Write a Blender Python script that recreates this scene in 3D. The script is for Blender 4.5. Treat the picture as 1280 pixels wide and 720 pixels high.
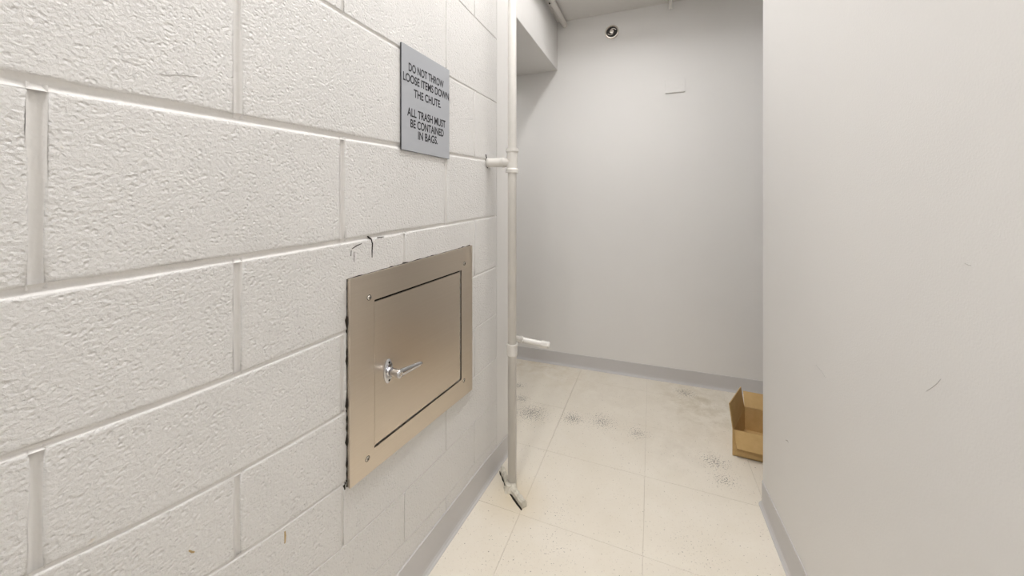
import bpy, bmesh, math, random
from mathutils import Vector
random.seed(7)
for o in list(bpy.data.objects): bpy.data.objects.remove(o, do_unlink=True)
scn = bpy.context.scene
col = scn.collection

# ------------------------------------------------------------------ camera
EYE = 1.08                      # lens height above the floor
FPX = 442.0                     # focal length for a 1280 px wide frame
HOR = 257.0                     # row of the horizon (rise-and-fall lens, camera level)
cd = bpy.data.cameras.new('camera'); cam = bpy.data.objects.new('camera', cd); col.objects.link(cam)
cam.location = (0, 0, EYE); cam.rotation_euler = (math.pi/2, 0, 0)
cd.sensor_width = 36; cd.lens = FPX/1280*36; cd.shift_y = -(360-HOR)/1280
cd.clip_start = 0.01
scn.camera = cam
# ------------------------------------------------------------------ world, exposure
w = bpy.data.worlds.new('world'); scn.world = w; w.use_nodes = True
w.node_tree.nodes['Background'].inputs[0].default_value = (0.9, 0.92, 1, 1)
w.node_tree.nodes['Background'].inputs[1].default_value = 0.0
vs = scn.view_settings
vs.view_transform = 'Standard'; vs.look = 'None'; vs.gamma = 1; vs.use_curve_mapping = False
vs.exposure = 0.03
LAMP = 24.0                     # emission of the fluorescent diffusers
LAMP_COL = (1.0, 0.992, 0.99, 1)
# the ceiling lamps: (plan x, plan y, length, width)
LAMPS = [(0.35, 1.0, 1.2, 0.30), (-0.72, -0.85, 1.2, 0.30)]
FILL_LAMP = (-0.34, 2.12, 0.6, 0.14, 7.0)   # added unseen lamp under the soffit, brightens the opening on the left
CEIL = EYE + 1.245              # dropped ceiling along the back wall
HTOP = 1.87
HIGH = EYE + HTOP               # ceiling of the passage

# ------------------------------------------------------------------ measured planes
THL = math.atan((845-640)/FPX); SL, CL = math.sin(THL), math.cos(THL)
DL = CL*EYE/1.463               # distance of the block wall from the lens
def W(s, h, e=0.0):             # block wall: s along it, h above the lens, e out of it
    k = DL-e
    return Vector((-k*CL+s*SL, k*SL+s*CL, EYE+h))
def onwall(x, y, e=0.0):        # the block-wall point seen at a photograph pixel -> (s, h)
    a = (x-640)/FPX; Z = (DL-e)/(SL-a*CL); X = a*Z
    return X*SL+Z*CL, (HOR-y)/FPX*Z
def onfloor(x, y, up=0.0):
    Z = FPX*(EYE-up)/(y-HOR); return Vector(((x-640)/FPX*Z, Z, up))
BA, BB = onfloor(653, 448.5), onfloor(952, 495)
BDIR = (BB-BA).normalized(); BN = Vector((BDIR.y, -BDIR.x, 0))   # BN points back into the room
def Bk(u, z, e=0.0): return BA+BDIR*u+BN*e+Vector((0, 0, z))
def onback(x, y, e=0.0):
    a = (x-640)/FPX; p = BA+BN*e
    # (a t, t) = p + u d
    t = (p.x*BDIR.y-p.y*BDIR.x)/(a*BDIR.y-BDIR.x)
    q = Vector((a*t, t, 0)); return (q-p).dot(BDIR), EYE+(HOR-y)/FPX*t

# ------------------------------------------------------------------ materials
def mat(name):
    m = bpy.data.materials.new(name); m.use_nodes = True
    return m, m.node_tree.nodes, m.node_tree.links, m.node_tree.nodes['Principled BSDF']
def node(ns, t, **kw):
    n = ns.new(t)
    for k, v in kw.items():
        if k in n.inputs: n.inputs[k].default_value = v
        else: setattr(n, k, v)
    return n
def ramp(ns, ls, src, stops):
    r = ns.new('ShaderNodeValToRGB'); el = r.color_ramp.elements
    while len(el) < len(stops): el.new(0.5)
    for e, (p, c) in zip(el, stops): e.position = p; e.color = c if len(c) == 4 else (*c, 1)
    ls.new(src, r.inputs[0]); return r
def pos(ns): return ns.new('ShaderNodeNewGeometry').outputs['Position']
def mix(ns, ls, fac, a, b):
    m = ns.new('ShaderNodeMix'); m.data_type = 'RGBA'
    for v, i in ((fac, 0), (a, 6), (b, 7)):
        if hasattr(v, 'links'): ls.new(v, m.inputs[i])
        elif i == 0: m.inputs[0].default_value = v
        else: m.inputs[i].default_value = (*v, 1)
    return m.outputs[2]
def math_(ns, ls, op, a, b=None, clamp=False):
    m = ns.new('ShaderNodeMath'); m.operation = op; m.use_clamp = clamp
    for i, v in enumerate((a, b)):
        if v is None: continue
        if hasattr(v, 'links'): ls.new(v, m.inputs[i])
        else: m.inputs[i].default_value = v
    return m.outputs[0]
def noise(ns, ls, P, scale, detail=2, rough=0.5, dist=0.0):
    n = node(ns, 'ShaderNodeTexNoise', Scale=scale, Detail=detail, Roughness=rough, Distortion=dist)
    ls.new(P, n.inputs['Vector']); return n.outputs['Fac']
def near(ns, ls, P, c, r, soft=1.0):     # 1 at c falling to 0 at radius r
    v = ns.new('ShaderNodeVectorMath'); v.operation = 'DISTANCE'; ls.new(P, v.inputs[0]); v.inputs[1].default_value = tuple(c)
    d = math_(ns, ls, 'DIVIDE', v.outputs['Value'], r)
    return math_(ns, ls, 'SUBTRACT', 1.0, d, True)

def plain(name, c, rough=0.5, metal=0.0, var=0.04, scale=6, bump=0.0, bscale=200, coat=0.0):
    m, ns, ls, b = mat(name); P = pos(ns)
    n = noise(ns, ls, P, scale, 4)
    lo = tuple(max(0, x*(1-var)) for x in c); hi = tuple(min(1, x*(1+var)) for x in c)
    r = ramp(ns, ls, n, [(0.3, lo), (0.7, hi)]); ls.new(r.outputs[0], b.inputs['Base Color'])
    b.inputs['Roughness'].default_value = rough; b.inputs['Metallic'].default_value = metal
    if coat: b.inputs['Coat Weight'].default_value = coat
    if bump:
        bn = noise(ns, ls, P, bscale, 3); bp = node(ns, 'ShaderNodeBump', Strength=1.0, Distance=bump)
        ls.new(bn, bp.inputs['Height']); ls.new(bp.outputs[0], b.inputs['Normal'])
    return m

M = {}
def make_block_mat():
    m, ns, ls, b = mat('painted_block'); P = pos(ns)
    big = ramp(ns, ls, noise(ns, ls, P, 3.5, 4), [(0.3, (0.735, 0.721, 0.702)), (0.7, (0.78, 0.766, 0.747))])
    # rust-yellow freckles where paint wore through
    st = math_(ns, ls, 'MULTIPLY', ramp(ns, ls, noise(ns, ls, P, 42, 3, 0.6), [(0.70, (0, 0, 0)), (0.78, (1, 1, 1))]).outputs[0],
               ramp(ns, ls, noise(ns, ls, P, 4.0, 2), [(0.50, (0, 0, 0)), (0.66, (1, 1, 1))]).outputs[0])
    c = mix(ns, ls, math_(ns, ls, 'MULTIPLY', st, 0.40), big.outputs[0], (0.60, 0.46, 0.27))
    pit = ramp(ns, ls, noise(ns, ls, P, 330, 2, 0.6), [(0.70, (0, 0, 0)), (0.76, (1, 1, 1))])
    pm = math_(ns, ls, 'MULTIPLY', pit.outputs[0], ramp(ns, ls, noise(ns, ls, P, 9, 2), [(0.55, (0, 0, 0)), (0.72, (1, 1, 1))]).outputs[0])
    c = mix(ns, ls, math_(ns, ls, 'MULTIPLY', pm, 0.6), c, (0.30, 0.26, 0.22))
    ls.new(c, b.inputs['Base Color']); b.inputs['Roughness'].default_value = 0.42
    # roller stipple + open pores of the block
    n1 = noise(ns, ls, P, 210, 3, 0.55, 0.0); n2 = noise(ns, ls, P, 60, 2, 0.5)
    v = node(ns, 'ShaderNodeTexVoronoi', Scale=170.0, feature='SMOOTH_F1'); ls.new(P, v.inputs['Vector'])
    pore = ramp(ns, ls, v.outputs['Distance'], [(0.10, (0, 0, 0)), (0.42, (1, 1, 1))]).outputs[0]
    pk = ramp(ns, ls, noise(ns, ls, P, 45, 2), [(0.42, (1, 1, 1)), (0.60, (0, 0, 0))]).outputs[0]
    pore = math_(ns, ls, 'MAXIMUM', pore, pk)
    h = math_(ns, ls, 'ADD', math_(ns, ls, 'MULTIPLY', n1, 1.0), math_(ns, ls, 'MULTIPLY', n2, 0.35))
    h = math_(ns, ls, 'ADD', h, math_(ns, ls, 'MULTIPLY', pore, 0.55))
    bp = node(ns, 'ShaderNodeBump', Strength=1.0, Distance=0.0019)
    ls.new(h, bp.inputs['Height']); ls.new(bp.outputs[0], b.inputs['Normal'])
    return m
M['block'] = make_block_mat()
M['mortar'] = plain('painted_mortar', (0.80, 0.78, 0.755), 0.5, var=0.03, bump=0.0012, bscale=120)
def make_wall_paint(name, c, rough=0.42):
    m, ns, ls, b = mat(name); P = pos(ns)
    lo = tuple(x*0.985 for x in c); hi = tuple(min(1, x*1.012) for x in c)
    r = ramp(ns, ls, noise(ns, ls, P, 1.6, 3), [(0.35, lo), (0.65, hi)])
    ls.new(r.outputs[0], b.inputs['Base Color']); b.inputs['Roughness'].default_value = rough
    n1 = noise(ns, ls, P, 320, 3, 0.5); bp = node(ns, 'ShaderNodeBump', Strength=0.55, Distance=0.0006)
    ls.new(n1, bp.inputs['Height']); ls.new(bp.outputs[0], b.inputs['Normal'])
    return m
M['paint'] = make_wall_paint('eggshell_paint', (0.81, 0.795, 0.775))
M['ceilpaint'] = make_wall_paint('ceiling_paint', (0.80, 0.78, 0.755), 0.6)
def make_floor_mat():
    m, ns, ls, b = mat('vinyl_tile'); P = pos(ns)
    base = ramp(ns, ls, noise(ns, ls, P, 5, 5, 0.6), [(0.3, (0.81, 0.745, 0.635)), (0.7, (0.86, 0.80, 0.70))]).outputs[0]
    chip = ramp(ns, ls, noise(ns, ls, P, 120, 3, 0.6), [(0.60, (0, 0, 0)), (0.70, (1, 1, 1))]).outputs[0]
    c = mix(ns, ls, math_(ns, ls, 'MULTIPLY', chip, 0.28), base, (0.60, 0.50, 0.38))
    chip2 = ramp(ns, ls, noise(ns, ls, P, 95, 2, 0.5), [(0.27, (1, 1, 1)), (0.36, (0, 0, 0))]).outputs[0]
    c = mix(ns, ls, math_(ns, ls, 'MULTIPLY', chip2, 0.35), c, (0.88, 0.83, 0.75))
    # sparse dark grit everywhere
    g = ramp(ns, ls, noise(ns, ls, P, 150, 2, 0.5), [(0.70, (0, 0, 0)), (0.73, (1, 1, 1))]).outputs[0]
    c = mix(ns, ls, math_(ns, ls, 'MULTIPLY', g, 0.75), c, (0.16, 0.12, 0.09))
    # clusters of black grit
    gn = noise(ns, ls, P, 170, 3, 0.65)
    for (x, y, r, k) in ((664, 516, 0.15, 1.0), (716, 523, 0.10, 1.0), (752, 527, 0.13, .85), (797, 541, 0.09, .85), (893, 577, 0.10, .85), (856, 491, 0.10, .95), (648, 482, .08, .9), (652, 498, .08, .9), (905, 600, .09, .75), (700, 640, .12, .35), (640, 700, .2, .3), (870, 690, .2, .35), (690, 690, .15, .35)):
        d = math_(ns, ls, 'ADD', gn, math_(ns, ls, 'MULTIPLY', near(ns, ls, P, onfloor(x, y), r), 0.24*k))
        d = ramp(ns, ls, d, [(0.705, (0, 0, 0)), (0.735, (.78, .78, .78))]).outputs[0]
        c = mix(ns, ls, d, c, (0.10, 0.08, 0.065))
    # mop-water stains drying near the far wall, rusty ring around the pipe foot
    smear = ramp(ns, ls, noise(ns, ls, P, 13, 6, 0.7, 0.35), [(0.40, (0, 0, 0)), (0.75, (1, 1, 1))]).outputs[0]
    for (x, y, r, k, cc) in ((868, 497, 0.28, .75, (0.52, 0.44, 0.29)), (890, 525, 0.25, .6, (0.54, 0.47, 0.33)), (705, 462, 0.35, .5, (0.60, 0.50, 0.33)), (660, 455, 0.25, .6, (0.58, 0.47, 0.30)), (850, 560, 0.25, .35, (.55, .48, .38)), (760, 500, .4, .3, (.60, .52, .42))):
        d = math_(ns, ls, 'MULTIPLY', math_(ns, ls, 'MULTIPLY', near(ns, ls, P, onfloor(x, y), r), smear), 1.15*k, True)
        c = mix(ns, ls, d, c, cc)
    d = math_(ns, ls, 'MULTIPLY', near(ns, ls, P, onfloor(640, 622), 0.15), 0.55)
    c = mix(ns, ls, d, c, (0.62, 0.50, 0.31))
    ls.new(c, b.inputs['Base Color'])
    rr = ramp(ns, ls, noise(ns, ls, P, 8, 4), [(0.3, (0.34,)*3), (0.7, (0.5,)*3)]); ls.new(rr.outputs[0], b.inputs['Roughness'])
    return m
M['tile'] = make_floor_mat()
M['grout'] = plain('tile_bed', (0.62, 0.55, 0.46), 0.8)
M['vinyl'] = plain('grey_vinyl_base', (0.60, 0.585, 0.58), 0.42, var=0.03, scale=4)
M['pipe'] = plain('pipe_enamel', (0.74, 0.715, 0.675), 0.3, var=0.03, scale=9, bump=0.0008, bscale=60)
M['caulk'] = plain('flaking_paint', (0.70, 0.66, 0.57), 0.6, var=0.12, scale=60, bump=0.003, bscale=150)
M['sign'] = plain('grey_plastic', (0.445, 0.46, 0.49), 0.45, var=0.02)
M['signedge'] = plain('sign_core', (0.045, 0.045, 0.05), 0.6)
M['ink'] = plain('black_lettering', (0.03, 0.03, 0.035), 0.6)
M['dark'] = plain('dark_gap_shade', (0.022, 0.016, 0.011), 0.9, bump=0.002)
M['chrome'] = plain('chrome', (0.62, 0.62, 0.64), 0.16, 1.0, var=0.02)
M['screw'] = plain('screw_steel', (0.72, 0.68, 0.62), 0.25, 1.0)
M['white'] = plain('white_plastic', (0.80, 0.785, 0.76), 0.4)
M['black'] = plain('black_recess', (0.02, 0.018, 0.017), 0.5)
M['scuff'] = plain('grey_scuff', (0.50, 0.48, 0.46), 0.6, var=.1, scale=80)
def make_steel():
    m, ns, ls, b = mat('brushed_stainless'); P = pos(ns)
    mp = ns.new('ShaderNodeMapping'); ls.new(P, mp.inputs[0]); mp.inputs['Scale'].default_value = (3, 3, 900)
    n = noise(ns, ls, mp.outputs[0], 1.0, 3)
    r = ramp(ns, ls, n, [(0.25, (0.68, 0.60, 0.505)), (0.75, (0.725, 0.645, 0.55))]); ls.new(r.outputs[0], b.inputs['Base Color'])
    b.inputs['Metallic'].default_value = 1.0; b.inputs['Roughness'].default_value = 0.30
    bp = node(ns, 'ShaderNodeBump', Strength=0.25, Distance=0.0002); ls.new(n, bp.inputs['Height']); ls.new(bp.outputs[0], b.inputs['Normal'])
    return m
M['steel'] = make_steel()
def make_card():
    m, ns, ls, b = mat('corrugated_cardboard'); P = pos(ns)
    r = ramp(ns, ls, noise(ns, ls, P, 30, 5, .6), [(0.3, (0.57, 0.375, 0.155)), (0.7, (0.64, 0.435, 0.195))])
    ls.new(r.outputs[0], b.inputs['Base Color']); b.inputs['Roughness'].default_value = 0.75
    return m
M['card'] = make_card()
def make_lamp():
    m, ns, ls, b = mat('lamp_diffuser')
    b.inputs['Emission Color'].default_value = LAMP_COL; b.inputs['Emission Strength'].default_value = LAMP
    b.inputs['Base Color'].default_value = (.8, .8, .8, 1)
    return m
M['lamp'] = make_lamp()

# ------------------------------------------------------------------ mesh helpers
ORG = {}
def link(name, me, m, parent, org):
    o = bpy.data.objects.new(name, me); col.objects.link(o)
    if m is not None and me is not None: me.materials.append(m)
    base = ORG[parent.name] if parent is not None else Vector((0, 0, 0))
    if parent is not None: o.parent = parent
    o.location = Vector(org)-base; ORG[o.name] = Vector(org)
    return o
def mk(name, verts, faces, m, parent=None, org=None, smooth=False, bevel=0.0, fix=True):
    verts = [Vector(v) for v in verts]
    if org is None:
        lo = [min(v[i] for v in verts) for i in range(3)]; hi = [max(v[i] for v in verts) for i in range(3)]
        org = Vector(((lo[0]+hi[0])/2, (lo[1]+hi[1])/2, lo[2]))
    org = Vector(org)
    bm = bmesh.new(); vv = [bm.verts.new(v-org) for v in verts]
    for f in faces:
        try: bm.faces.new([vv[i] for i in f])
        except ValueError: pass
    if fix: bmesh.ops.recalc_face_normals(bm, faces=bm.faces)
    if bevel:
        es = [e for e in bm.edges if len(e.link_faces) == 2 and e.calc_face_angle(0) > 0.5]
        bmesh.ops.bevel(bm, geom=es, offset=bevel, segments=2, profile=0.5, affect='EDGES')
    me = bpy.data.meshes.new(name); bm.to_mesh(me); bm.free()
    if smooth:
        for p in me.polygons: p.use_smooth = True
    return link(name, me, m, parent, org)
def thing(name, org, label=None, cat=None, group=None):
    o = link(name, None, None, None, org); return tag(o, label, cat, group)
def tag(o, label=None, cat=None, group=None, kind=None):
    if label: o['label'] = label
    if cat: o['category'] = cat
    if group: o['group'] = group
    if kind: o['kind'] = kind
    return o
class MB:                                   # gathers several solids into one mesh
    def __init__(s): s.v = []; s.f = []
    def add(s, v, f):
        k = len(s.v); s.v += [Vector(a) for a in v]; s.f += [tuple(i+k for i in q) for q in f]; return s
    def build(s, name, m, parent=None, org=None, **kw): return mk(name, s.v, s.f, m, parent, org, **kw)
HEX = [(0, 1, 2, 3), (7, 6, 5, 4), (0, 4, 5, 1), (1, 5, 6, 2), (2, 6, 7, 3), (3, 7, 4, 0)]
def slab(q, t):                              # four points + thickness vector
    q = [Vector(a) for a in q]; return q+[a+Vector(t) for a in q], HEX
def prism(foot, z0, z1):
    n = len(foot); v = [(p[0], p[1], z0) for p in foot]+[(p[0], p[1], z1) for p in foot]
    return v, [tuple(range(n)), tuple(range(2*n-1, n-1, -1))]+[(i, (i+1) % n, n+(i+1) % n, n+i) for i in range(n)]
def frame_of(ax):
    ax = Vector(ax).normalized(); u = ax.orthogonal().normalized(); return ax, u, ax.cross(u)
def revolve(p0, axis, prof, seg=20):         # prof: (distance along axis, radius)
    ax, u, v = frame_of(axis); p0 = Vector(p0); vs_, fs = [], []
    for a, r in prof:
        for k in range(seg):
            t = 2*math.pi*k/seg; vs_.append(p0+ax*a+(u*math.cos(t)+v*math.sin(t))*r)
    for i in range(len(prof)-1):
        for k in range(seg):
            fs.append((i*seg+k, i*seg+(k+1) % seg, (i+1)*seg+(k+1) % seg, (i+1)*seg+k))
    fs.append(tuple(range(seg-1, -1, -1))); n = (len(prof)-1)*seg; fs.append(tuple(range(n, n+seg)))
    return vs_, fs
def sweep(prof, path, closed=True):          # prof points given per path station: list of lists
    n = len(prof[0]); v = [p for st in prof for p in st]; f = []
    for i in range(len(prof)-1):
        for k in range(n if closed else n-1):
            f.append((i*n+k, i*n+(k+1) % n, (i+1)*n+(k+1) % n, (i+1)*n+k))
    if closed: f.append(tuple(range(n-1, -1, -1))); f.append(tuple(range((len(prof)-1)*n, len(prof)*n)))
    return v, f

# ------------------------------------------------------------------ floor and tiles
XA, XB, YA, YB = -1.9, 2.5, -2.0, 3.6
fl = mk('floor', *prism([(XA, YA), (XB, YA), (XB, YB), (XA, YB)], -0.10, -0.0035), M['grout'], org=(0, 0, -0.1)); tag(fl, kind='structure')
TA = math.radians(21.5); TU = Vector((math.cos(TA), -math.sin(TA), 0)); TV = Vector((math.sin(TA), math.cos(TA), 0))
t0 = onfloor(803.5, 695.0); TW, TH = 0.405, 0.345
tw = TW/2-0.0003; th = TH/2-0.0003; bv = 0.0006
tile_me = None
for i in range(-7, 8):
    for j in range(-10, 11):
        c = t0+TU*((i+0.5)*TW)+TV*((j+0.5)*TH)
        if not (-1.35 < c.x < 2.2 and -1.75 < c.y < 3.1): continue
        if (c-BA).dot(BN) < -0.3: continue
        if tile_me is None:
            vv = []
            for z, ins in ((-0.0034, 0), (-0.0006, 0), (0.0, bv)):
                for su, sv in ((-1, -1), (1, -1), (1, 1), (-1, 1)):
                    vv.append(TU*(su*(tw-ins))+TV*(sv*(th-ins))+Vector((0, 0, z)))
            ff = [(8, 9, 10, 11)]+[(k, (k+1) % 4, 4+(k+1) % 4, 4+k) for k in range(4)]+[(4+k, 4+(k+1) % 4, 8+(k+1) % 4, 8+k) for k in range(4)]
            o = mk('tile', [v+c for v in vv], ff, M['tile'], fl, org=c); tile_me = o.data
        else:
            link('tile', tile_me, None, fl, c)

# ------------------------------------------------------------------ block wall
# photograph model used only to measure where the courses run on the wall
def m_row(t):
    p, F = 0.266987, 458.1
    return 360+F*(t*math.cos(p)-math.sin(p))/(math.cos(p)+t*math.sin(p))
K, N0, VX = 6.777e-4, 0.4715, 824.62
def xcol(j): return VX-1/(1.286e-3+0.6125e-3*j)
SJ = {}
for j in range(0, 7): SJ[j] = onwall({0: 46, 1: 297.5, 2: 428.5, 3: 505.5, 4: 557.5, 5: 593, 6: 621}[j], 300)[0]
for j in range(-1, -16, -1): SJ[j] = SJ[j+1]-0.206
S_END = onwall(638, 300)[0]                 # outer corner of the wall
def hcourse(n, s):
    s = max(s, 0.02)
    X = -DL*CL+s*SL; Z = DL*SL+s*CL; x = 640+FPX*X/Z
    x = min(x, 640)
    for _ in range(400):                     # stay on the part of the line the frame shows
        y = m_row(K*(VX-x)*(n-N0))
        if -25 <= y <= 745 or x >= 640: break
        x += 3
    return onwall(x, y)[1]
def hc(n, s):
    if n >= 7: return -EYE
    if n <= -3: return hcourse(-2, s)+(-2-n)*0.262
    return hcourse(n, s)
JW = {-7: .009, -6: .009, -5: .009, -4: .009, -3: .008, -2: .006, -1: .0085, 0: .0135, 1: .0100, 2: .0062, 3: .0044, 4: .0036, 5: .003, 6: .003, 7: .003}
def jw(n, s):                                # joints fill up with paint towards the far end
    k = min(1, max(0, (s-0.3)/1.2)); return JW[n]*(1-0.5*k)
VW = {-7: .009, -6: .009, -5: .009, -4: .009, -3: .008, -2: .006, -1: .011, 0: .0125, 1: .0105, 2: .0095, 3: .0085, 4: .006, 5: .004, 6: .003}
wall = MB()
T_WALL = 0.22
foot = [W(SJ[-14]+.2, 0, -0.0085), W(SJ[6], 0, -0.0085), W(SJ[6], 0, -T_WALL), W(SJ[-14]+.2, 0, -T_WALL)]
wall.add(*prism([(p.x, p.y) for p in foot], 0, HIGH))
wl_ = wall.build('wall_left', M['mortar'], org=W(0, -EYE, -0.1)); tag(wl_, kind='structure')
def jdepth(wd): return min(0.0046, 0.36*wd+0.0003)
# mortar beds: one raked strip for each course line, one for each upright joint
bed = MB()
SS = [SJ[-14]+.21+k*(SJ[6]-SJ[-14]-.21)/60 for k in range(61)]
for n in range(-6, 7):
    st = []
    for s in SS:
        wd = jw(n, s)/2+0.0018; d = jdepth(jw(n, s)); h = hc(n, s)
        st.append([W(s, h+wd*q, -.0006-d*(1-q*q)) for q in (-1, -.75, -.45, -.15, .15, .45, .75, 1)])
    bed.add(*sweep(st, None, False))
rnd = random.Random(3)
for n in range(-7, 7):
    js = [j for j in range(-13, 6) if (j-n) % 2 == 0]
    for j in js:
        s = SJ[j]; wd = VW[n]*(1-0.35*min(1, max(0, (s-.3)/.8))); d = jdepth(wd)*1.45; b_ = wd/2+.0016
        h0 = max(-EYE, hc(n+1, s)); h1 = min(hc(n, s), HTOP)
        if h1 <= h0: continue
        bed.add(*sweep([[W(s+b_*q+jx, h0+(h1-h0)*k/6, -.0006-d*(1-q*q)) for q in (-1, -.75, -.45, -.15, .15, .45, .75, 1)] for k, jx in enumerate([rnd.uniform(-.0003, .0003) for _ in range(7)])], None, False))
bed.build('mortar_joints', M['mortar'], wl_, smooth=True)
# every block a mesh of its own: eased, slightly irregular arrises
def block(s0, s1, n):
    v0 = VW[n]*(1-0.35*min(1, max(0, (s0-.3)/.8)))/2; v1 = VW[n]*(1-0.35*min(1, max(0, (s1-.3)/.8)))/2
    if s1 >= SJ[6]-1e-4: v1 = 0.0008
    a, b_ = s0+v0, s1-v1
    NS, NH = 10, 5
    def top(s): return min(hc(n, s)-jw(n, s)/2, HTOP-.001)
    def bot(s): return max(hc(n+1, s)+jw(n+1, s)/2, -EYE+0.001)
    if top(a) <= bot(a)+.01: return
    ring = []
    for k in range(NS): ring.append((a+(b_-a)*k/NS, 0.0))
    for k in range(NH): ring.append((b_, k/NH))
    for k in range(NS): ring.append((b_-(b_-a)*k/NS, 1.0))
    for k in range(NH): ring.append((a, 1-k/NH))
    rj = min(v0*2, jw(n, s0))*0.10
    jit = [(rnd.uniform(-rj, rj), rnd.uniform(-rj, rj)) for _ in ring]
    ea = 0.0024*min(1, max(v0*2/0.011, .25))
    cs = (a+b_)/2
    layers = []
    for (e, ins, jj) in ((-0.0095, 0, 1), (-ea*1.0, ea*.12, 1), (-ea*0.42, ea*0.55, 1), (-ea*.08, ea*1.25, .8), (0, ea*2.2, .4), (0, ea*3.0, .2), (0, ea*3.0+.004, 0)):
        lay = []
        for (s, q), (da, db) in zip(ring, jit):
            h = bot(s)*(1-q)+top(s)*q; hm = (bot(s)+top(s))/2
            ss = s+da*jj; hh = h+db*jj
            if s <= a+1e-6: ss += ins
            if s >= b_-1e-6 and v1 > 0: ss -= ins
            if q < 1e-6: hh += ins
            elif q > 1-1e-6: hh -= ins
            lay.append(W(ss, hh, e))
        layers.append(lay)
    v, f = sweep(layers, None)
    N = len(ring); L = (len(layers)-1)*N
    f = f[:-2]                                  # drop caps, add a fan front
    cm = len(v); v.append(W(cs, (bot(cs)+top(cs))/2, 0))
    for k in range(N): f.append((L+k, L+(k+1) % N, cm))
    o = mk('block', v, f, M['block'], wl_)
    for p in o.data.polygons: p.use_smooth = True
for n in range(-7, 7):
    js = [j for j in range(-13, 7) if (j-n) % 2 == 0]
    if (6-n) % 2: js.append(6)
    for a, b_ in zip(js, js[1:]):
        if SJ[b_] < -1.6: continue
        if min(hc(n, SJ[a]), hc(n, SJ[b_])) < -EYE+.02 or hc(n+1, SJ[b_]) > HTOP-.03: continue
        block(SJ[a], SJ[b_], n)
# smooth plastered end of the wall with a rounded corner
R = 0.016; foot = [W(SJ[6]-.001, 0, 0.0008)]
for k in range(7):
    t = math.pi/2*k/6; foot.append(W(S_END-R+R*math.sin(t), 0, 0.0008-R+R*math.cos(t)))
foot += [W(S_END, 0, -T_WALL), W(SJ[6]-.001, 0, -T_WALL)]
tag(mk('trim_1', *prism([(p.x, p.y) for p in foot], 0, HIGH), M['paint']), kind='structure')
# cracks over the chute, hairline chips
def sliver(name, pts, wd, e=0.0006, m='dark', parent=wl_):
    b = MB(); top = []; bt = []
    for i, (s, h) in enumerate(pts):
        a = pts[max(0, i-1)]; c = pts[min(len(pts)-1, i+1)]
        dx, dy = c[0]-a[0], c[1]-a[1]; L = math.hypot(dx, dy) or 1
        k = wd*(0.35+0.65*math.sin(math.pi*(i+.5)/len(pts)))*0.5
        top.append((s-dy/L*k, h+dx/L*k)); bt.append((s+dy/L*k, h-dx/L*k))
    st = [[W(*t, e), W(*b_, e), W(*b_, -.003), W(*t, -.003)] for t, b_ in zip(top, bt)]
    b.add(*sweep(st, None)); return b.build(name, M[m], parent)
sliver('crack', [onwall(*q) for q in ((460, 295.5), (464, 299), (465.5, 305), (465, 313), (465, 322))], .0032)
sliver('crack', [onwall(*q) for q in ((440, 311), (446, 307), (452, 304.5))], .0022)
sliver('crack', [onwall(*q) for q in ((439, 313), (438.5, 320))], .0014)
sliver('crack', [onwall(*q) for q in ((442.5, 315), (442.5, 327))], .0011)
sliver('crack', [onwall(*q) for q in ((472, 297), (476, 296.4), (480, 296))], .0013)
sliver('crack', [onwall(*q) for q in ((199, 92), (208, 94), (222, 93.5), (246, 96))], .0013, m='scuff')
sliver('crack', [onwall(*q) for q in ((607, 193), (608, 198), (607.5, 207), (609.5, 210))], .006, .0016)
sliver('crack', [onwall(*q) for q in ((432, 603), (430.5, 607), (431, 612))], .0035)
M['rust'] = plain('rust_stain', (0.50, 0.36, 0.17), 0.7, var=.25, scale=90)
sliver('rust_drip', [onwall(*q) for q in ((356, 664), (356.5, 670), (356, 679))], .0032, .0005, m='rust')
sliver('rust_drip', [onwall(*q) for q in ((236, 688), (240, 690), (243, 690))], .0025, .0005, m='rust')

# ------------------------------------------------------------------ plastered walls, ceiling, soffit
tag(mk('ceiling', *prism([(XA, YA), (XB, YA), (XB, YB), (XA, YB)], HIGH, HIGH+.1), M['ceilpaint']), kind='structure')
dc = [Bk(-1.6, 0, .45), Bk(2.35, 0, .45), Bk(2.35, 0, -.1), Bk(-1.6, 0, -.1)]
tag(mk('ceiling_dropped', *prism([(p.x, p.y) for p in dc], CEIL, HIGH-.001), M['ceilpaint']), kind='structure')
p0, p1 = Bk(-1.5, 0), Bk(2.3, 0); q1 = Bk(2.3, 0, -.12); q0 = Bk(-1.5, 0, -.12)
wb = mk('wall_back', *prism([(p.x, p.y) for p in (p0, p1, q1, q0)], 0, CEIL), M['paint']); tag(wb, kind='structure')
# right wall: passage face, rounded corner, return running off to the right
THR = math.atan((805-640)/FPX); RD = Vector((math.sin(THR), math.cos(THR), 0)); RN = Vector((RD.y, -RD.x, 0))
def onright(x, y, e=0.0):
    # plane through the floor line y-HOR = 2.52 (x-805)
    Z = EYE*FPX/(2.52*(x-805)); q = Vector(((x-640)/FPX*Z, Z, EYE+(HOR-y)/FPX*Z)); return q-RN*e
RC = onright(952.6, HOR); RC.z = 0
A = RC-RD*3.0
R = 0.012; arc = [RC-RD*R+RN*R+(-RN*math.cos(t)+RD*math.sin(t))*R for t in [math.pi/2*k/5 for k in range(6)]]
foot = [A]+arc+[RC+RN*1.35, RC+RN*1.35-RD*.14, RC+RN*.14-RD*.14, A+RN*.14]
wr = mk('wall_right', *prism([(p.x, p.y) for p in foot], 0, HIGH), M['paint']); tag(wr, kind='structure')
def wallbox(name, a, b, t):
    a = Vector(a); b = Vector(b); d = (b-a).normalized(); n = Vector((d.y, -d.x, 0))*t
    return tag(mk(name, *prism([(p.x, p.y) for p in (a, b, b+n, a+n)], 0, HIGH), M['paint']), kind='structure')
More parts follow.
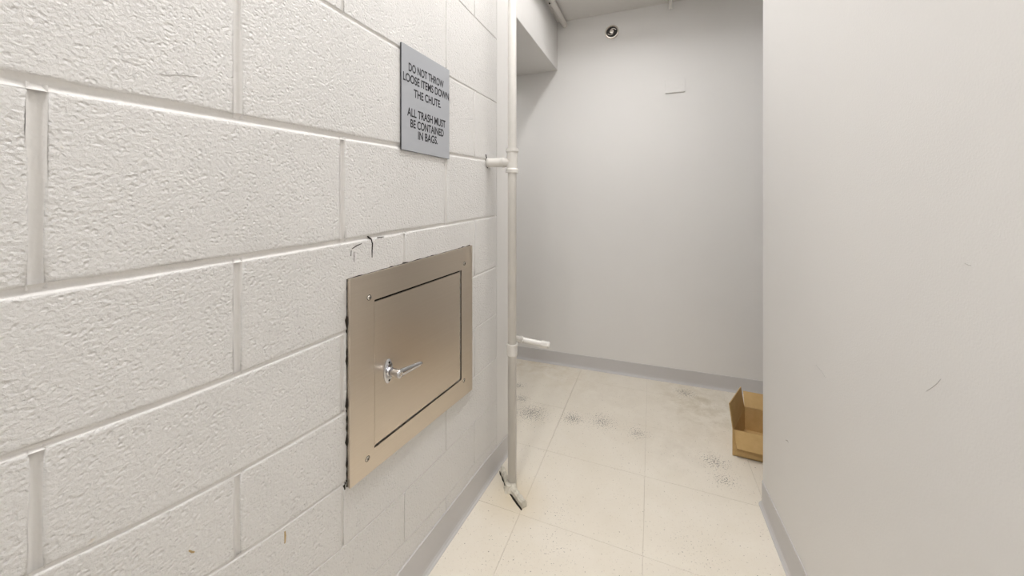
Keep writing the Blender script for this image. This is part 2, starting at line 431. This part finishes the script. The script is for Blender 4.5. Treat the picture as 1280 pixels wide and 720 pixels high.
wallbox('wall_far_right', RC+RN*1.20+RD*.02, RC+RN*1.20+RD*1.25, .12)
wallbox('wall_far_left', W(1.0, -EYE, -1.25), W(3.0, -EYE, -1.25), -.12)
wallbox('wall_left_return', W(1.6, -EYE, -1.25), W(1.6, -EYE, -T_WALL-.005), .12)
a = W(SJ[-14]+.25, -EYE, -.3); wallbox('wall_front', a, a+Vector((CL, -SL, 0))*1.8, .12)
# soffit over the opening on the left
HS = 0.9187
s1 = onback(697, 88.5); e1 = Bk(s1[0], 0); e0 = Vector((0.0235, 1.728, 0)); sd = (e1-e0).normalized()
s0 = e0-sd*0.115; sn = Vector((-sd.y, sd.x, 0))*1.05
so = mk('soffit', *prism([(p.x, p.y) for p in (s0, e1-sd*.002, e1+sn+BDIR*0, s0+sn)], EYE+HS, HIGH-.002), M['paint'], bevel=.003); tag(so, kind='structure')

# ------------------------------------------------------------------ vinyl cove base
def cove(name, pts, nrm, hts, parent=None):
    st = []
    for p, n, h in zip(pts, nrm, hts):
        p = Vector((p[0], p[1], 0)); n = Vector(n)
        pr = [(-.002, 0), (.013, 0), (.0125, .0022), (.008, .006), (.0045, .014), (.0035, .025), (.0033, h-.002), (.0022, h), (-.002, h)]
        st.append([p+n*a+Vector((0, 0, b)) for a, b in pr])
    o = mk(name, *sweep(st, None), M['vinyl'], org=(pts[0][0], pts[0][1], 0)); tag(o, kind='structure'); return o
NL = Vector((CL, -SL, 0)); DLV = Vector((SL, CL, 0))
ps = [(-1.4, .112), (0.3, .112), (.6, .109), (1.2, .094), (S_END-.03, .080), (S_END-.016, .079)]
pts = [W(s, 0, .001) for s, h in ps]; nr = [NL]*6; ht = [h for s, h in ps]
for k in range(1, 5):
    t = math.pi/2*k/4; c = W(S_END-.016, 0, .001-.016); n = NL*math.cos(t)+DLV*math.sin(t); pts.append(c+n*.016); nr.append(n); ht.append(.079)
pts.append(W(S_END, 0, -T_WALL)); nr.append(DLV); ht.append(.079)
cove('baseboard_left', pts, nr, ht)
cove('baseboard_back', [Bk(-1.4, 0), Bk(2.0, 0)], [BN, BN], [.086, .086])
pts = [RC-RD*2.8, RC-RD*.7, RC-RD*.35, RC-RD*.03]; nr = [-RN]*4; ht = [.112, .112, .110, .088]
for k in range(6):
    t = math.pi/2*k/5; n = -RN*math.cos(t)+RD*math.sin(t); pts.append(RC-RD*R+RN*R+n*R); nr.append(n); ht.append(.086)
pts.append(RC+RN*1.15); nr.append(RD); ht.append(.086)
cove('baseboard_right', pts, nr, ht)
# scuffs on the passage wall
def scuff(pts, wd):
    ps = [onright(*p) for p in pts]; st = []
    for i, p in enumerate(ps):
        k = wd*(0.3+.7*math.sin(math.pi*(i+.5)/len(ps)))/2; up = Vector((0, 0, k))
        st.append([p+up-RN*.0004, p-up-RN*.0004, p-up+RN*.002, p+up+RN*.002])
    mk('scuff_mark', *sweep(st, None), M['scuff'], wr)
scuff([(1158, 489), (1166, 484), (1172, 479), (1176, 474)], .0010)
scuff([(1206, 329), (1210, 331), (1214, 332)], .0008)
scuff([(982, 550), (984.5, 551), (985.5, 553)], .003)
scuff([(1020, 456), (1027, 464), (1032, 472)], .0008)

# ------------------------------------------------------------------ trash chute door
E0 = 0.011
def wq(x, y, e): return W(*onwall(x, y, e), e)
c0 = W(*onwall(512, 612, E0), 0); c0 = Vector(wq(512, 548, 0))
ch = thing('trash_chute_hatch', c0, 'brushed stainless trash chute hatch with lever handle set in the white block wall', 'hatch')
FO = [onwall(*p, E0) for p in ((437.5, 611.5), (590.5, 487), (590.5, 306.5), (437.5, 349))]      # outer plate, from bottom-left
DO = [onwall(*p, E0) for p in ((468.5, 556.5), (575, 474), (575, 340), (468.5, 377.5))]            # door leaf
def lerp2(a, b, t): return (a[0]+(b[0]-a[0])*t, a[1]+(b[1]-a[1])*t)
gap = [(-.0007, -.0062), (.0105, -.0062), (.0105, .0050), (-.0007, .0050)]
HO = [(a[0]+g[0], a[1]+g[1]) for a, g in zip(DO, gap)]
# frame plate with the opening cut through
v = []
for e in (E0, E0-.004):
    for q in (FO, HO): v += [W(*p, e) for p in q]
f = []
for k in range(4):
    l = (k+1) % 4
    f += [(k, l, 4+l, 4+k), (8+k, 8+l, 12+l, 12+k), (k, l, 8+l, 8+k), (4+k, 4+l, 12+l, 12+k)]
fr = mk('frame_plate', v, f, M['steel'], ch, bevel=.0008)
# folded return of the plate back to the wall
ed = MB(); ins = .0012
ctr = (sum(p[0] for p in FO)/4, sum(p[1] for p in FO)/4)
FI = [(p[0]+math.copysign(ins, ctr[0]-p[0]), p[1]+math.copysign(ins, ctr[1]-p[1])) for p in FO]
v = [W(*p, E0-.0035) for p in FI]+[W(*p, -.001) for p in FI]
f = [(k, (k+1) % 4, 4+(k+1) % 4, 4+k) for k in range(4)]+[(4, 5, 6, 7)]
mk('plate_return', v, f, M['steel'], ch)
mk('chute_throat', *slab([W(*p, .0012) for p in HO], W(0, 0, 0)-W(0, 0, .0012)), M['dark'], ch)
dr = mk('door_leaf', *slab([W(*p, E0-.0002) for p in DO], W(0, 0, E0-.004)-W(0, 0, E0-.0002)), M['steel'], ch, bevel=.0007)
# knuckles of the hinge on the far side
ka = W(HO[1][0]-.0012, HO[1][1]+.003, E0-.0062); kb = W(HO[2][0]-.0012, HO[2][1]-.003, E0-.0062); kl = (kb-ka).length
kp = []
for k in range(28):
    r_ = .0018 if k % 2 else .0009
    kp += [(kl*k/28+.0001, r_), (kl*(k+1)/28-.0001, r_)]
mk('hinge', *revolve(ka, kb-ka, kp, 8), M['screw'], ch)
# ragged dark strips: the chipped gap on the left, painted shade along the top
def ragged(p, q, out, nm, amp):
    n = 46; st = []
    for k in range(n+1):
        t = k/n; a = lerp2(p, q, t); r = amp*(0.15+rnd.random()**4)
        o_ = (a[0]+out[0]*r, a[1]+out[1]*r); i_ = (a[0]-out[0]*.004, a[1]-out[1]*.004)
        st.append([W(*o_, .0014), W(*i_, .004), W(*i_, -.006), W(*o_, -.006)])
    mk(nm, *sweep(st, None), M['dark'], ch)
ragged(FI[0], FI[3], (-1, 0), 'edge_gap_shade', .0048)
ragged(FI[3], FI[2], (0, 1), 'edge_gap_shade', .0030)
# screws
for (x, y) in ((461.5, 372), (580.5, 329.5), (459.5, 573.5), (580, 475.5)):
    s, h = onwall(x, y, E0); rr = .0054
    sc = mk('screw', *revolve(W(s, h, E0-.0005), NL, [(0, rr), (.0008, rr), (.0020, rr*.75), (.0026, rr*.3)], 16), M['screw'], ch, smooth=False)
    mk('screw_shadow', *revolve(W(s, h, E0-.0008), NL, [(0, rr*1.25), (.00095, rr*1.25), (.00096, rr*.9)], 18), M['dark'], sc)  # near-black ring painted as the shadow around the screw head
    for an in (0.5, 0.5+math.pi/2):
        d = DLV*math.cos(an)+Vector((0, 0, 1))*math.sin(an); u = DLV*-math.sin(an)+Vector((0, 0, 1))*math.cos(an)
        c = W(s, h, E0+.0018)
        if an == .5: sl_ = MB()
        sl_.add(*slab([c-d*rr*.6-u*.0005, c+d*rr*.6-u*.0005, c+d*rr*.6+u*.0005, c-d*rr*.6+u*.0005], NL*.001))
    sl_.build('slot', M['dark'], sc)
# L handle: oval rose, hub, tapering lever
sh, hh = onwall(484.5, 463.5, E0)
hd = MB(); NN = 28
prof = [(0, 1.0), (.003, 1.0), (.0055, .86), (.0065, .6)]
vv, ff = [], []
for a, k in prof:
    for i in range(NN):
        t = 2*math.pi*i/NN; x = .0145*math.cos(t)*k; y = .0305*math.sin(t)*(k if k < 1 else 1)
        vv.append(W(sh+x, hh+y, E0+a))
for i in range(len(prof)-1):
    for k in range(NN): ff.append((i*NN+k, i*NN+(k+1) % NN, (i+1)*NN+(k+1) % NN, (i+1)*NN+k))
ff.append(tuple(range((len(prof)-1)*NN, len(prof)*NN)))
ha = mk('handle_plate', vv, ff, M['chrome'], dr, smooth=False, bevel=0)
EH = E0+.037
hub = revolve(W(sh, hh, E0+.004), NL, [(0, .0115), (.006, .0105), (.0065, .0088), (.008, .0088), (.0085, .0102), (.018, .0098), (.026, .0100), (.036, .0104), (.0385, .0095), (.0395, .006)], 24)
mk('hub', *hub, M['chrome'], dr, smooth=True)
s2, h2 = onwall(526.5, 453.5, EH-.003)
lv = MB(); st = []
dv = Vector((s2-sh, h2-hh)); LL = dv.length; dv.normalize(); pv = Vector((-dv.y, dv.x))
for k in range(13):
    t = k/12; a = -.006+t*(LL+.006)
    hw = (.0115*(1-t)+.0062*t)*(1 if 0 < k < 12 else .6); tk = .0068*(1-t)+.0042*t
    c = Vector((sh, hh))+dv*a; e = EH-.002*t
    r = []
    for i in range(12):
        an = 2*math.pi*i/12; q = c+pv*(hw*math.cos(an)); r.append(W(q.x, q.y, e+tk*math.sin(an)))
    st.append(r)
mk('lever', *sweep(st, None), M['chrome'], dr, smooth=True)
mk('lock_plug', *revolve(W(sh, hh, E0+.043), NL, [(0, .0052), (.0012, .0052), (.0014, .0038), (.0006, .0036), (.0006, .0012)], 18), M['screw'], dr)
for dy in (.0215, -.0215):
    mk('rose_screw', *revolve(W(sh, hh+dy, E0+.0035), NL, [(0, .0036), (.0022, .0036), (.003, .002)], 12), M['dark'], dr)

# ------------------------------------------------------------------ notice on the wall
E1 = 0.006
sL, hT = onwall(502, 52, E1); sR, _ = onwall(561.7, 90, E1); hB = onwall(502, 188, E1)[1]-.004
hT2 = onwall(561.7, 88, E1)[1]; hB2 = onwall(561.7, 196, E1)[1]
hT = (hT+hT2)/2; hB = (hB+hB2)/2
sg = thing('notice_sign', W((sL+sR)/2, hB, 0), 'grey wall sign with black lettering asking for bagged trash, above the steel hatch', 'sign')
mk('backing', *slab([W(sL, hB, .001), W(sR, hB, .001), W(sR, hT, .001), W(sL, hT, .001)], W(0, 0, E1-.0008)-W(0, 0, .001)), M['signedge'], sg)
mk('face', *slab([W(sL, hB, E1-.0007), W(sR, hB, E1-.0007), W(sR, hT, E1-.0007), W(sL, hT, E1-.0007)], W(0, 0, .0007)-W(0, 0, 0)), M['sign'], sg)
# lines: (text, left px, right px, mid row at left end, cap height as share of sign height)
def textline(txt, u0, u1, vmid, cap):
    cu = bpy.data.curves.new('lettering', 'FONT'); cu.body = txt; cu.size = 1; cu.extrude = 0; cu.offset = 0.022
    o = bpy.data.objects.new('tmp', cu); col.objects.link(o)
    dg = bpy.context.evaluated_depsgraph_get(); dg.update()
    me = bpy.data.meshes.new_from_object(o.evaluated_get(dg)); bpy.data.objects.remove(o, do_unlink=True)
    xs = [v.co.x for v in me.vertices]; ys = [v.co.y for v in me.vertices]
    x0, x1, y0, y1 = min(xs), max(xs), 0.0, 0.70
    org = W(sL+(sR-sL)*(u0+u1)/2, hT+(hB-hT)*vmid, E1)
    for v in me.vertices:
        s = sL+(sR-sL)*(u0+(u1-u0)*(v.co.x-x0)/(x1-x0)); h = hT+(hB-hT)*vmid+((v.co.y-y0)/(y1-y0)-.5)*cap*(hT-hB)
        v.co = W(s, h, E1+.0003)-org
    me.name = 'lettering'; link('lettering', me, M['ink'], sg, org)
def us(x): return (onwall(x, 100, E1)[0]-sL)/(sR-sL)
def vs_(x, y): return (hT-onwall(x, y, E1)[1])/(hT-hB)
for t, xa, ya, xb, yb in (('DO NOT THROW', 510.7, 84, 554.5, 105), ('LOOSE ITEMS DOWN', 503.7, 95.5, 561, 120), ('THE CHUTE.', 517.3, 116.5, 551, 130.5),
                          ('ALL TRASH MUST', 509, 141, 556.7, 153.5), ('BE CONTAINED', 513, 155.5, 554.5, 165), ('IN BAGS.', 522.5, 169.5, 547, 175.5)):
    textline(t, us(xa), us(xb), (vs_(xa, ya)+vs_(xb, yb))/2, .078)

# ------------------------------------------------------------------ standpipe
pb = onfloor(640.2, 608); PR = .0165; UP = Vector((0, 0, 1))
sp = thing('standpipe', pb, 'white painted standpipe rising from the floor at the end of the block wall', 'pipe')
mk('pipe', *revolve(pb+UP*.004, UP, [(0, PR), (HIGH-.006, PR)], 24), M['pipe'], sp, smooth=False)
for p in bpy.data.objects['pipe'].data.polygons: p.use_smooth = len(p.vertices) == 4
def zat(y): return EYE+(HOR-y)/FPX*pb.y
def fit(name, y0, y1, prof, parent=sp, m='pipe'):
    z0 = zat(y1); L = zat(y0)-z0
    return mk(name, *revolve(Vector((pb.x, pb.y, z0)), UP, [(a*L, r) for a, r in prof], 28), M[m], parent)
tee = fit('tee_fitting', 186, 216, [(0, .0168), (0, .0238), (.12, .0242), (.15, .0228), (.18, .0205), (.82, .0205), (.85, .0228), (.88, .0242), (1, .0238), (1, .0168)])
wp = W(*onwall(609, 203.5), -.002); tp = Vector((pb.x, pb.y, zat(203))); ax = tp-wp
Ls = ax.length
st = mk('wall_stub', *revolve(wp, ax, [(0, .0175), (Ls*.12, .0182), (Ls*.3, .0172), (Ls*.5, .018), (Ls*.6, .0172), (Ls*.62, .0195), (Ls*.70, .0200), (Ls*.72, .0180), (Ls, .0178)], 20), M['pipe'], sp, smooth=True)
fit('coupling', 429.5, 443.5, [(0, .0165), (0, .0195), (.1, .0203), (.85, .0205), (.9, .0215), (1, .0213), (1, .0165)])
# capped branch leaving the pipe towards the far side
zb = zat(424); q0 = Vector((pb.x, pb.y, zat(421))); q1 = Vector(((651-640)/FPX*1.44, 1.44, EYE-(424.5-HOR)/FPX*1.44)); q2 = Vector(((687-640)/FPX*1.425, 1.425, EYE-(432-HOR)/FPX*1.425))
mk('branch_elbow', *revolve(q0, q1-q0, [(0, .0105), ((q1-q0).length-.012, .0105), ((q1-q0).length-.012, .0145), ((q1-q0).length+.008, .0145), ((q1-q0).length+.012, .010)], 20), M['pipe'], sp)
L2 = (q2-q1).length
br = mk('branch_pipe', *revolve(q1, q2-q1, [(0, .0115), (L2*.72, .0115)], 20), M['pipe'], sp)
mk('branch_cap', *revolve(q1+(q2-q1)*.70, q2-q1, [(0, .0125), (0, .0148), (L2*.10, .0155), (L2*.2, .0140), (L2*.26, .0155), (L2*.30, .0120)], 8), M['pipe'], br)
# broken floor strip the pipe stands on
def stick(name, a, b, w0, h0, jag):
    a = Vector(a); b = Vector(b); d = (b-a).normalized(); n = Vector((-d.y, d.x, 0)); st = []; K2 = 9
    for k in range(K2+1):
        p = a+(b-a)*k/K2; ww = w0*(1+rnd.uniform(-jag, jag))*(.75 if k in (0, K2) else 1); hh_ = h0*(1+rnd.uniform(-jag, jag))
        st.append([p-n*ww+UP*.002, p-n*ww*.95+UP*hh_*.7, p-n*ww*.4+UP*hh_, p+n*ww*.4+UP*hh_, p+n*ww*.95+UP*hh_*.7, p+n*ww+UP*.002])
    mk(name, *sweep(st, None), M['caulk'], sp)
    st = []
    for k in range(K2+1):
        p = a+(b-a)*k/K2+d*(.003 if k == K2 else 0); ww = w0*(1.28+rnd.uniform(-.12, .3))
        st.append([p-n*w0*1.03, p-n*w0*1.03+UP*.004, p-n*ww+UP*.003, p-n*ww]) if (n.x > 0) else st.append([p+n*w0*1.03, p+n*w0*1.03+UP*.004, p+n*ww+UP*.003, p+n*ww])
    mk('dark_gap_shade', *sweep(st, None), M['dark'], sp)  # near-black strip stands for the shade along one side of the floor strip
f1, f2, f3, f4 = onfloor(627.5, 589), onfloor(635.5, 608), onfloor(639, 612), onfloor(655.5, 635)
stick('floor_strip', f1, f2, .009, .024, .18)
stick('floor_strip', f3, f4, .0115, .024, .18)
lump = revolve(onfloor(638, 612)+UP*.0, UP, [(0, .026), (.006, .025), (.012, .0215), (.020, .0185), (.024, .0166)], 18)
lump = ([Vector(p)+Vector((rnd.uniform(-.003, .003), rnd.uniform(-.003, .003), 0)) for p in lump[0]], lump[1])
mk('pipe_collar', *lump, M['caulk'], sp)

# ------------------------------------------------------------------ things on the back wall and ceiling
u, z = onback(764.8, 40.3); cc = Bk(u, z)
sk = thing('sprinkler_head', cc, 'small round chrome-rimmed sprinkler with dark centre high on the back wall', 'sprinkler')
rr = .0440
mk('rim', *revolve(cc, BN, [(0, rr), (.004, rr), (.008, rr*.93), (.009, rr*.80), (.004, rr*.72), (.0005, rr*.70)], 32), M['screw'], sk)
mk('recess', *revolve(cc, BN, [(.0008, rr*.74), (.0055, rr*.74), (.0056, rr*.1)], 28), M['black'], sk)
mk('nozzle', *revolve(cc+BN*.004, BN, [(0, rr*.16), (.008, rr*.16), (.009, rr*.30), (.0105, rr*.30), (.011, rr*.1)], 10), M['screw'], sk)
for k in range(2):
    st = []
    for i in range(9):
        t = i/8; an = math.pi*k+.35+2.1*t; q = rr*(.62-.38*t)
        d = BDIR*math.cos(an)+UP*math.sin(an); p = cc+BN*(.006+.003*t)+d*q
        st.append([p-d*.0022, p+d*.0022, p+d*.0022+BN*.002, p-d*.0022+BN*.002])
    mk('deflector_arm', *sweep(st, None), M['screw'], sk)
pq = [onback(*p) for p in ((831.5, 116.8), (856, 115.2), (856, 98.2), (831.5, 100.2))]
u0 = pq[0][0]; u1 = pq[1][0]; z0 = (pq[0][1]+pq[1][1])/2; z1 = (pq[2][1]+pq[3][1])/2
cp = thing('blank_cover_plate', Bk((u0+u1)/2, z0), 'blank white cover plate painted over on the upper back wall', 'cover plate')
mk('plate', *slab([Bk(u0, z0), Bk(u1, z0), Bk(u1, z1), Bk(u0, z1)], BN*.008), M['paint'], cp, bevel=.0015)
for k in (.12, .88):
    mk('plate_screw', *revolve(Bk(u0+(u1-u0)*k, (z0+z1)/2, .0075), BN, [(0, .0035), (.0012, .0035), (.0016, .002)], 12), M['white'], cp)
# conduit in the angle of soffit and ceiling
g1 = Vector(((705-640)/FPX*2.365, 2.365, EYE+1.2175)); gd = sd.copy(); g0 = g1-gd*0.75
u_end = (BA-g1).dot(BN)/gd.dot(BN); ge = g1+gd*(u_end-.001)
cn = thing('ceiling_conduit', g1, 'white conduit running along the ceiling beside the soffit', 'conduit')
mk('tube', *revolve(g0, gd, [(0, .0175), ((ge-g0).length, .0175)], 20), M['pipe'], cn)
gm = Vector(((690-640)/FPX*2.10, 2.10, EYE+1.2175)); gm = g0+gd*((gm-g0).dot(gd))
mk('strap', *revolve(gm, gd, [(0, .0176), (0, .0205), (.018, .0205), (.018, .0176)], 20), M['pipe'], cn)
gs = Vector((gd.y, -gd.x, 0))
mk('strap_tab', *slab([gm+gs*.016+UP*.0267, gm+gs*.045+UP*.0267, gm+gs*.045+gd*.018+UP*.0267, gm+gs*.016+gd*.018+UP*.0267], UP*-.002), M['pipe'], cn)
mk('strap_screw', *revolve(gm-gs*.012-UP*.016-gd*.003, -gd, [(0, .005), (.003, .005), (.004, .002)], 10), M['dark'], cn)
st0 = Vector(((838-640)/FPX*2.10, 2.10, EYE+(HOR-11.5)/FPX*2.10))
pd = thing('ceiling_pipe_drop', Vector((st0.x, st0.y, st0.z)), 'short white pipe stub dropping from the ceiling near the back wall', 'pipe stub')
mk('stub', *revolve(st0+UP*.014, UP, [(0, .0095), (CEIL-st0.z-.014, .0095)], 16), M['pipe'], pd)
mk('stub_cap', *revolve(st0, UP, [(0, .006), (.003, .0105), (.014, .0115), (.02, .0098)], 16), M['pipe'], pd)

# ------------------------------------------------------------------ cardboard box
BH = 0.112
b0 = onfloor(915.6, 569.3); b1d = (onfloor(951.2, 578)-b0); b1d.z = 0; b1d.normalize()
tf = onfloor(916.7, 537.2, BH); tb = onfloor(930.6, 508.5, BH)
side = (tb-tf); side.z = 0; DP = side.length; side.normalize()
WB = 0.30; TC = .0042
bx = thing('cardboard_box', b0+b1d*WB/2+side*DP/2, 'open brown cardboard box on the floor half hidden behind the right wall', 'box')
c00 = Vector((b0.x, b0.y, 0)); c10 = c00+b1d*WB; c01 = c00+side*DP; c11 = c10+side*DP
def pan(name, a, b, z0, z1, inw): return mk(name, *slab([a+UP*z0, b+UP*z0, b+UP*z1, a+UP*z1], inw*TC), M['card'], bx)
fn = Vector((-b1d.y, b1d.x, 0)); ln = Vector((side.y, -side.x, 0))
pan('front_panel', c00, c10, .0015, BH, fn); pan('rear_panel', c01, c11, .0015, BH, -fn)
pan('side_panel', c00, c01, .0015, BH, ln); pan('side_panel', c10, c11, .0015, BH, -ln)
mk('bottom', *slab([c00+UP*.0015, c10+UP*.0015, c11+UP*.0015, c01+UP*.0015], UP*TC), M['card'], bx)
def flap(name, a, b, c, d, th_, scal=0):
    a, b, c, d = (Vector(p) for p in (a, b, c, d)); n = (b-a).cross(d-a).normalized()*th_
    if not scal: return mk(name, *slab([a, b, c, d], n), M['card'], bx)
    pts = [a, b]; N = 2*scal
    for k in range(N+1):
        p = c+(d-c)*k/N; pts.append(p+((a-d).normalized()*(.0035 if k % 2 else 0)))
    m_ = len(pts); v = pts+[p+n for p in pts]
    return mk(name, v, [tuple(range(m_)), tuple(range(2*m_-1, m_-1, -1))]+[(i, (i+1) % m_, m_+(i+1) % m_, m_+i) for i in range(m_)], M['card'], bx)
# front flap folded outwards and hanging, left flap flared, rear flap leaning back, right flap flared
fo = -fn*.024-UP*.068
fa = c00+UP*(BH+.001)+b1d*.006; fb = c10+UP*(BH+.001)-b1d*.004
flap('front_flap', fa, fb, fb+fo-b1d*.006, fa+fo+b1d*.006, TC*.8, 24)
lo_f = onfloor(911.0, 502, BH+.085); lo_b = onfloor(925.0, 483, BH+.085)
def ray(x, y, Z): return Vector(((x-640)/FPX*Z, Z, EYE-(y-HOR)/FPX*Z))
flap('side_flap', c00+UP*BH, c01+UP*BH, ray(925.2, 483.5, c01.y-.02), ray(911.0, 504, c00.y-.03), TC*.8)
bo = fn*.035+UP*.060
flap('rear_flap', c01+UP*BH+b1d*.003, c11+UP*BH, c11+UP*BH+bo, c01+UP*BH+bo+b1d*.003, TC*.8)
ro = ln*.07+UP*.045
flap('side_flap', c10+UP*BH, c11+UP*BH, c11+UP*BH+ro, c10+UP*BH+ro, TC*.8)

# ------------------------------------------------------------------ ceiling lamps of the passage (above the frame), added fill lamp under the soffit
def make_fill_lamp():
    m = M['lamp'].copy(); m.name = 'fill_lamp_diffuser'; m.node_tree.nodes['Principled BSDF'].inputs['Emission Strength'].default_value = FILL_LAMP[4]; return m
M['fill_lamp'] = make_fill_lamp()
LB = ['long white ceiling lamp over the passage beside the chute hatch', 'long white ceiling lamp over the near end of the passage', 'small white fill lamp added under the soffit beyond the block wall']
for (x, y, L, wd), lb in zip(LAMPS+[FILL_LAMP[:4]], LB):
    low = lb.startswith('small'); c = Vector((x, y, EYE+HS if low else HIGH)); a = math.radians(22.5); d = Vector((math.sin(a), math.cos(a), 0)); n = Vector((d.y, -d.x, 0))
    t = thing('ceiling_light', c-UP*.07, lb, 'ceiling light', None if low else 'passage ceiling lamps')
    def rect(l, w_): return [c-d*l/2-n*w_/2, c+d*l/2-n*w_/2, c+d*l/2+n*w_/2, c-d*l/2+n*w_/2]
    mb = MB(); o_ = rect(L, wd); i_ = rect(L-.04, wd-.04)
    v = [p-UP*.001 for p in o_]+[p-UP*.07 for p in o_]+[p-UP*.07 for p in i_]+[p-UP*.06 for p in i_]
    f = [(0, 1, 2, 3)]+[(k, (k+1) % 4, 4+(k+1) % 4, 4+k) for k in range(4)]+[(4+k, 4+(k+1) % 4, 8+(k+1) % 4, 8+k) for k in range(4)]+[(8+k, 8+(k+1) % 4, 12+(k+1) % 4, 12+k) for k in range(4)]
    mk('housing', v, f, M['white'], t)
    mk('diffuser', *slab([p-UP*.064 for p in rect(L-.042, wd-.042)], UP*.003), M['fill_lamp' if low else 'lamp'], t)
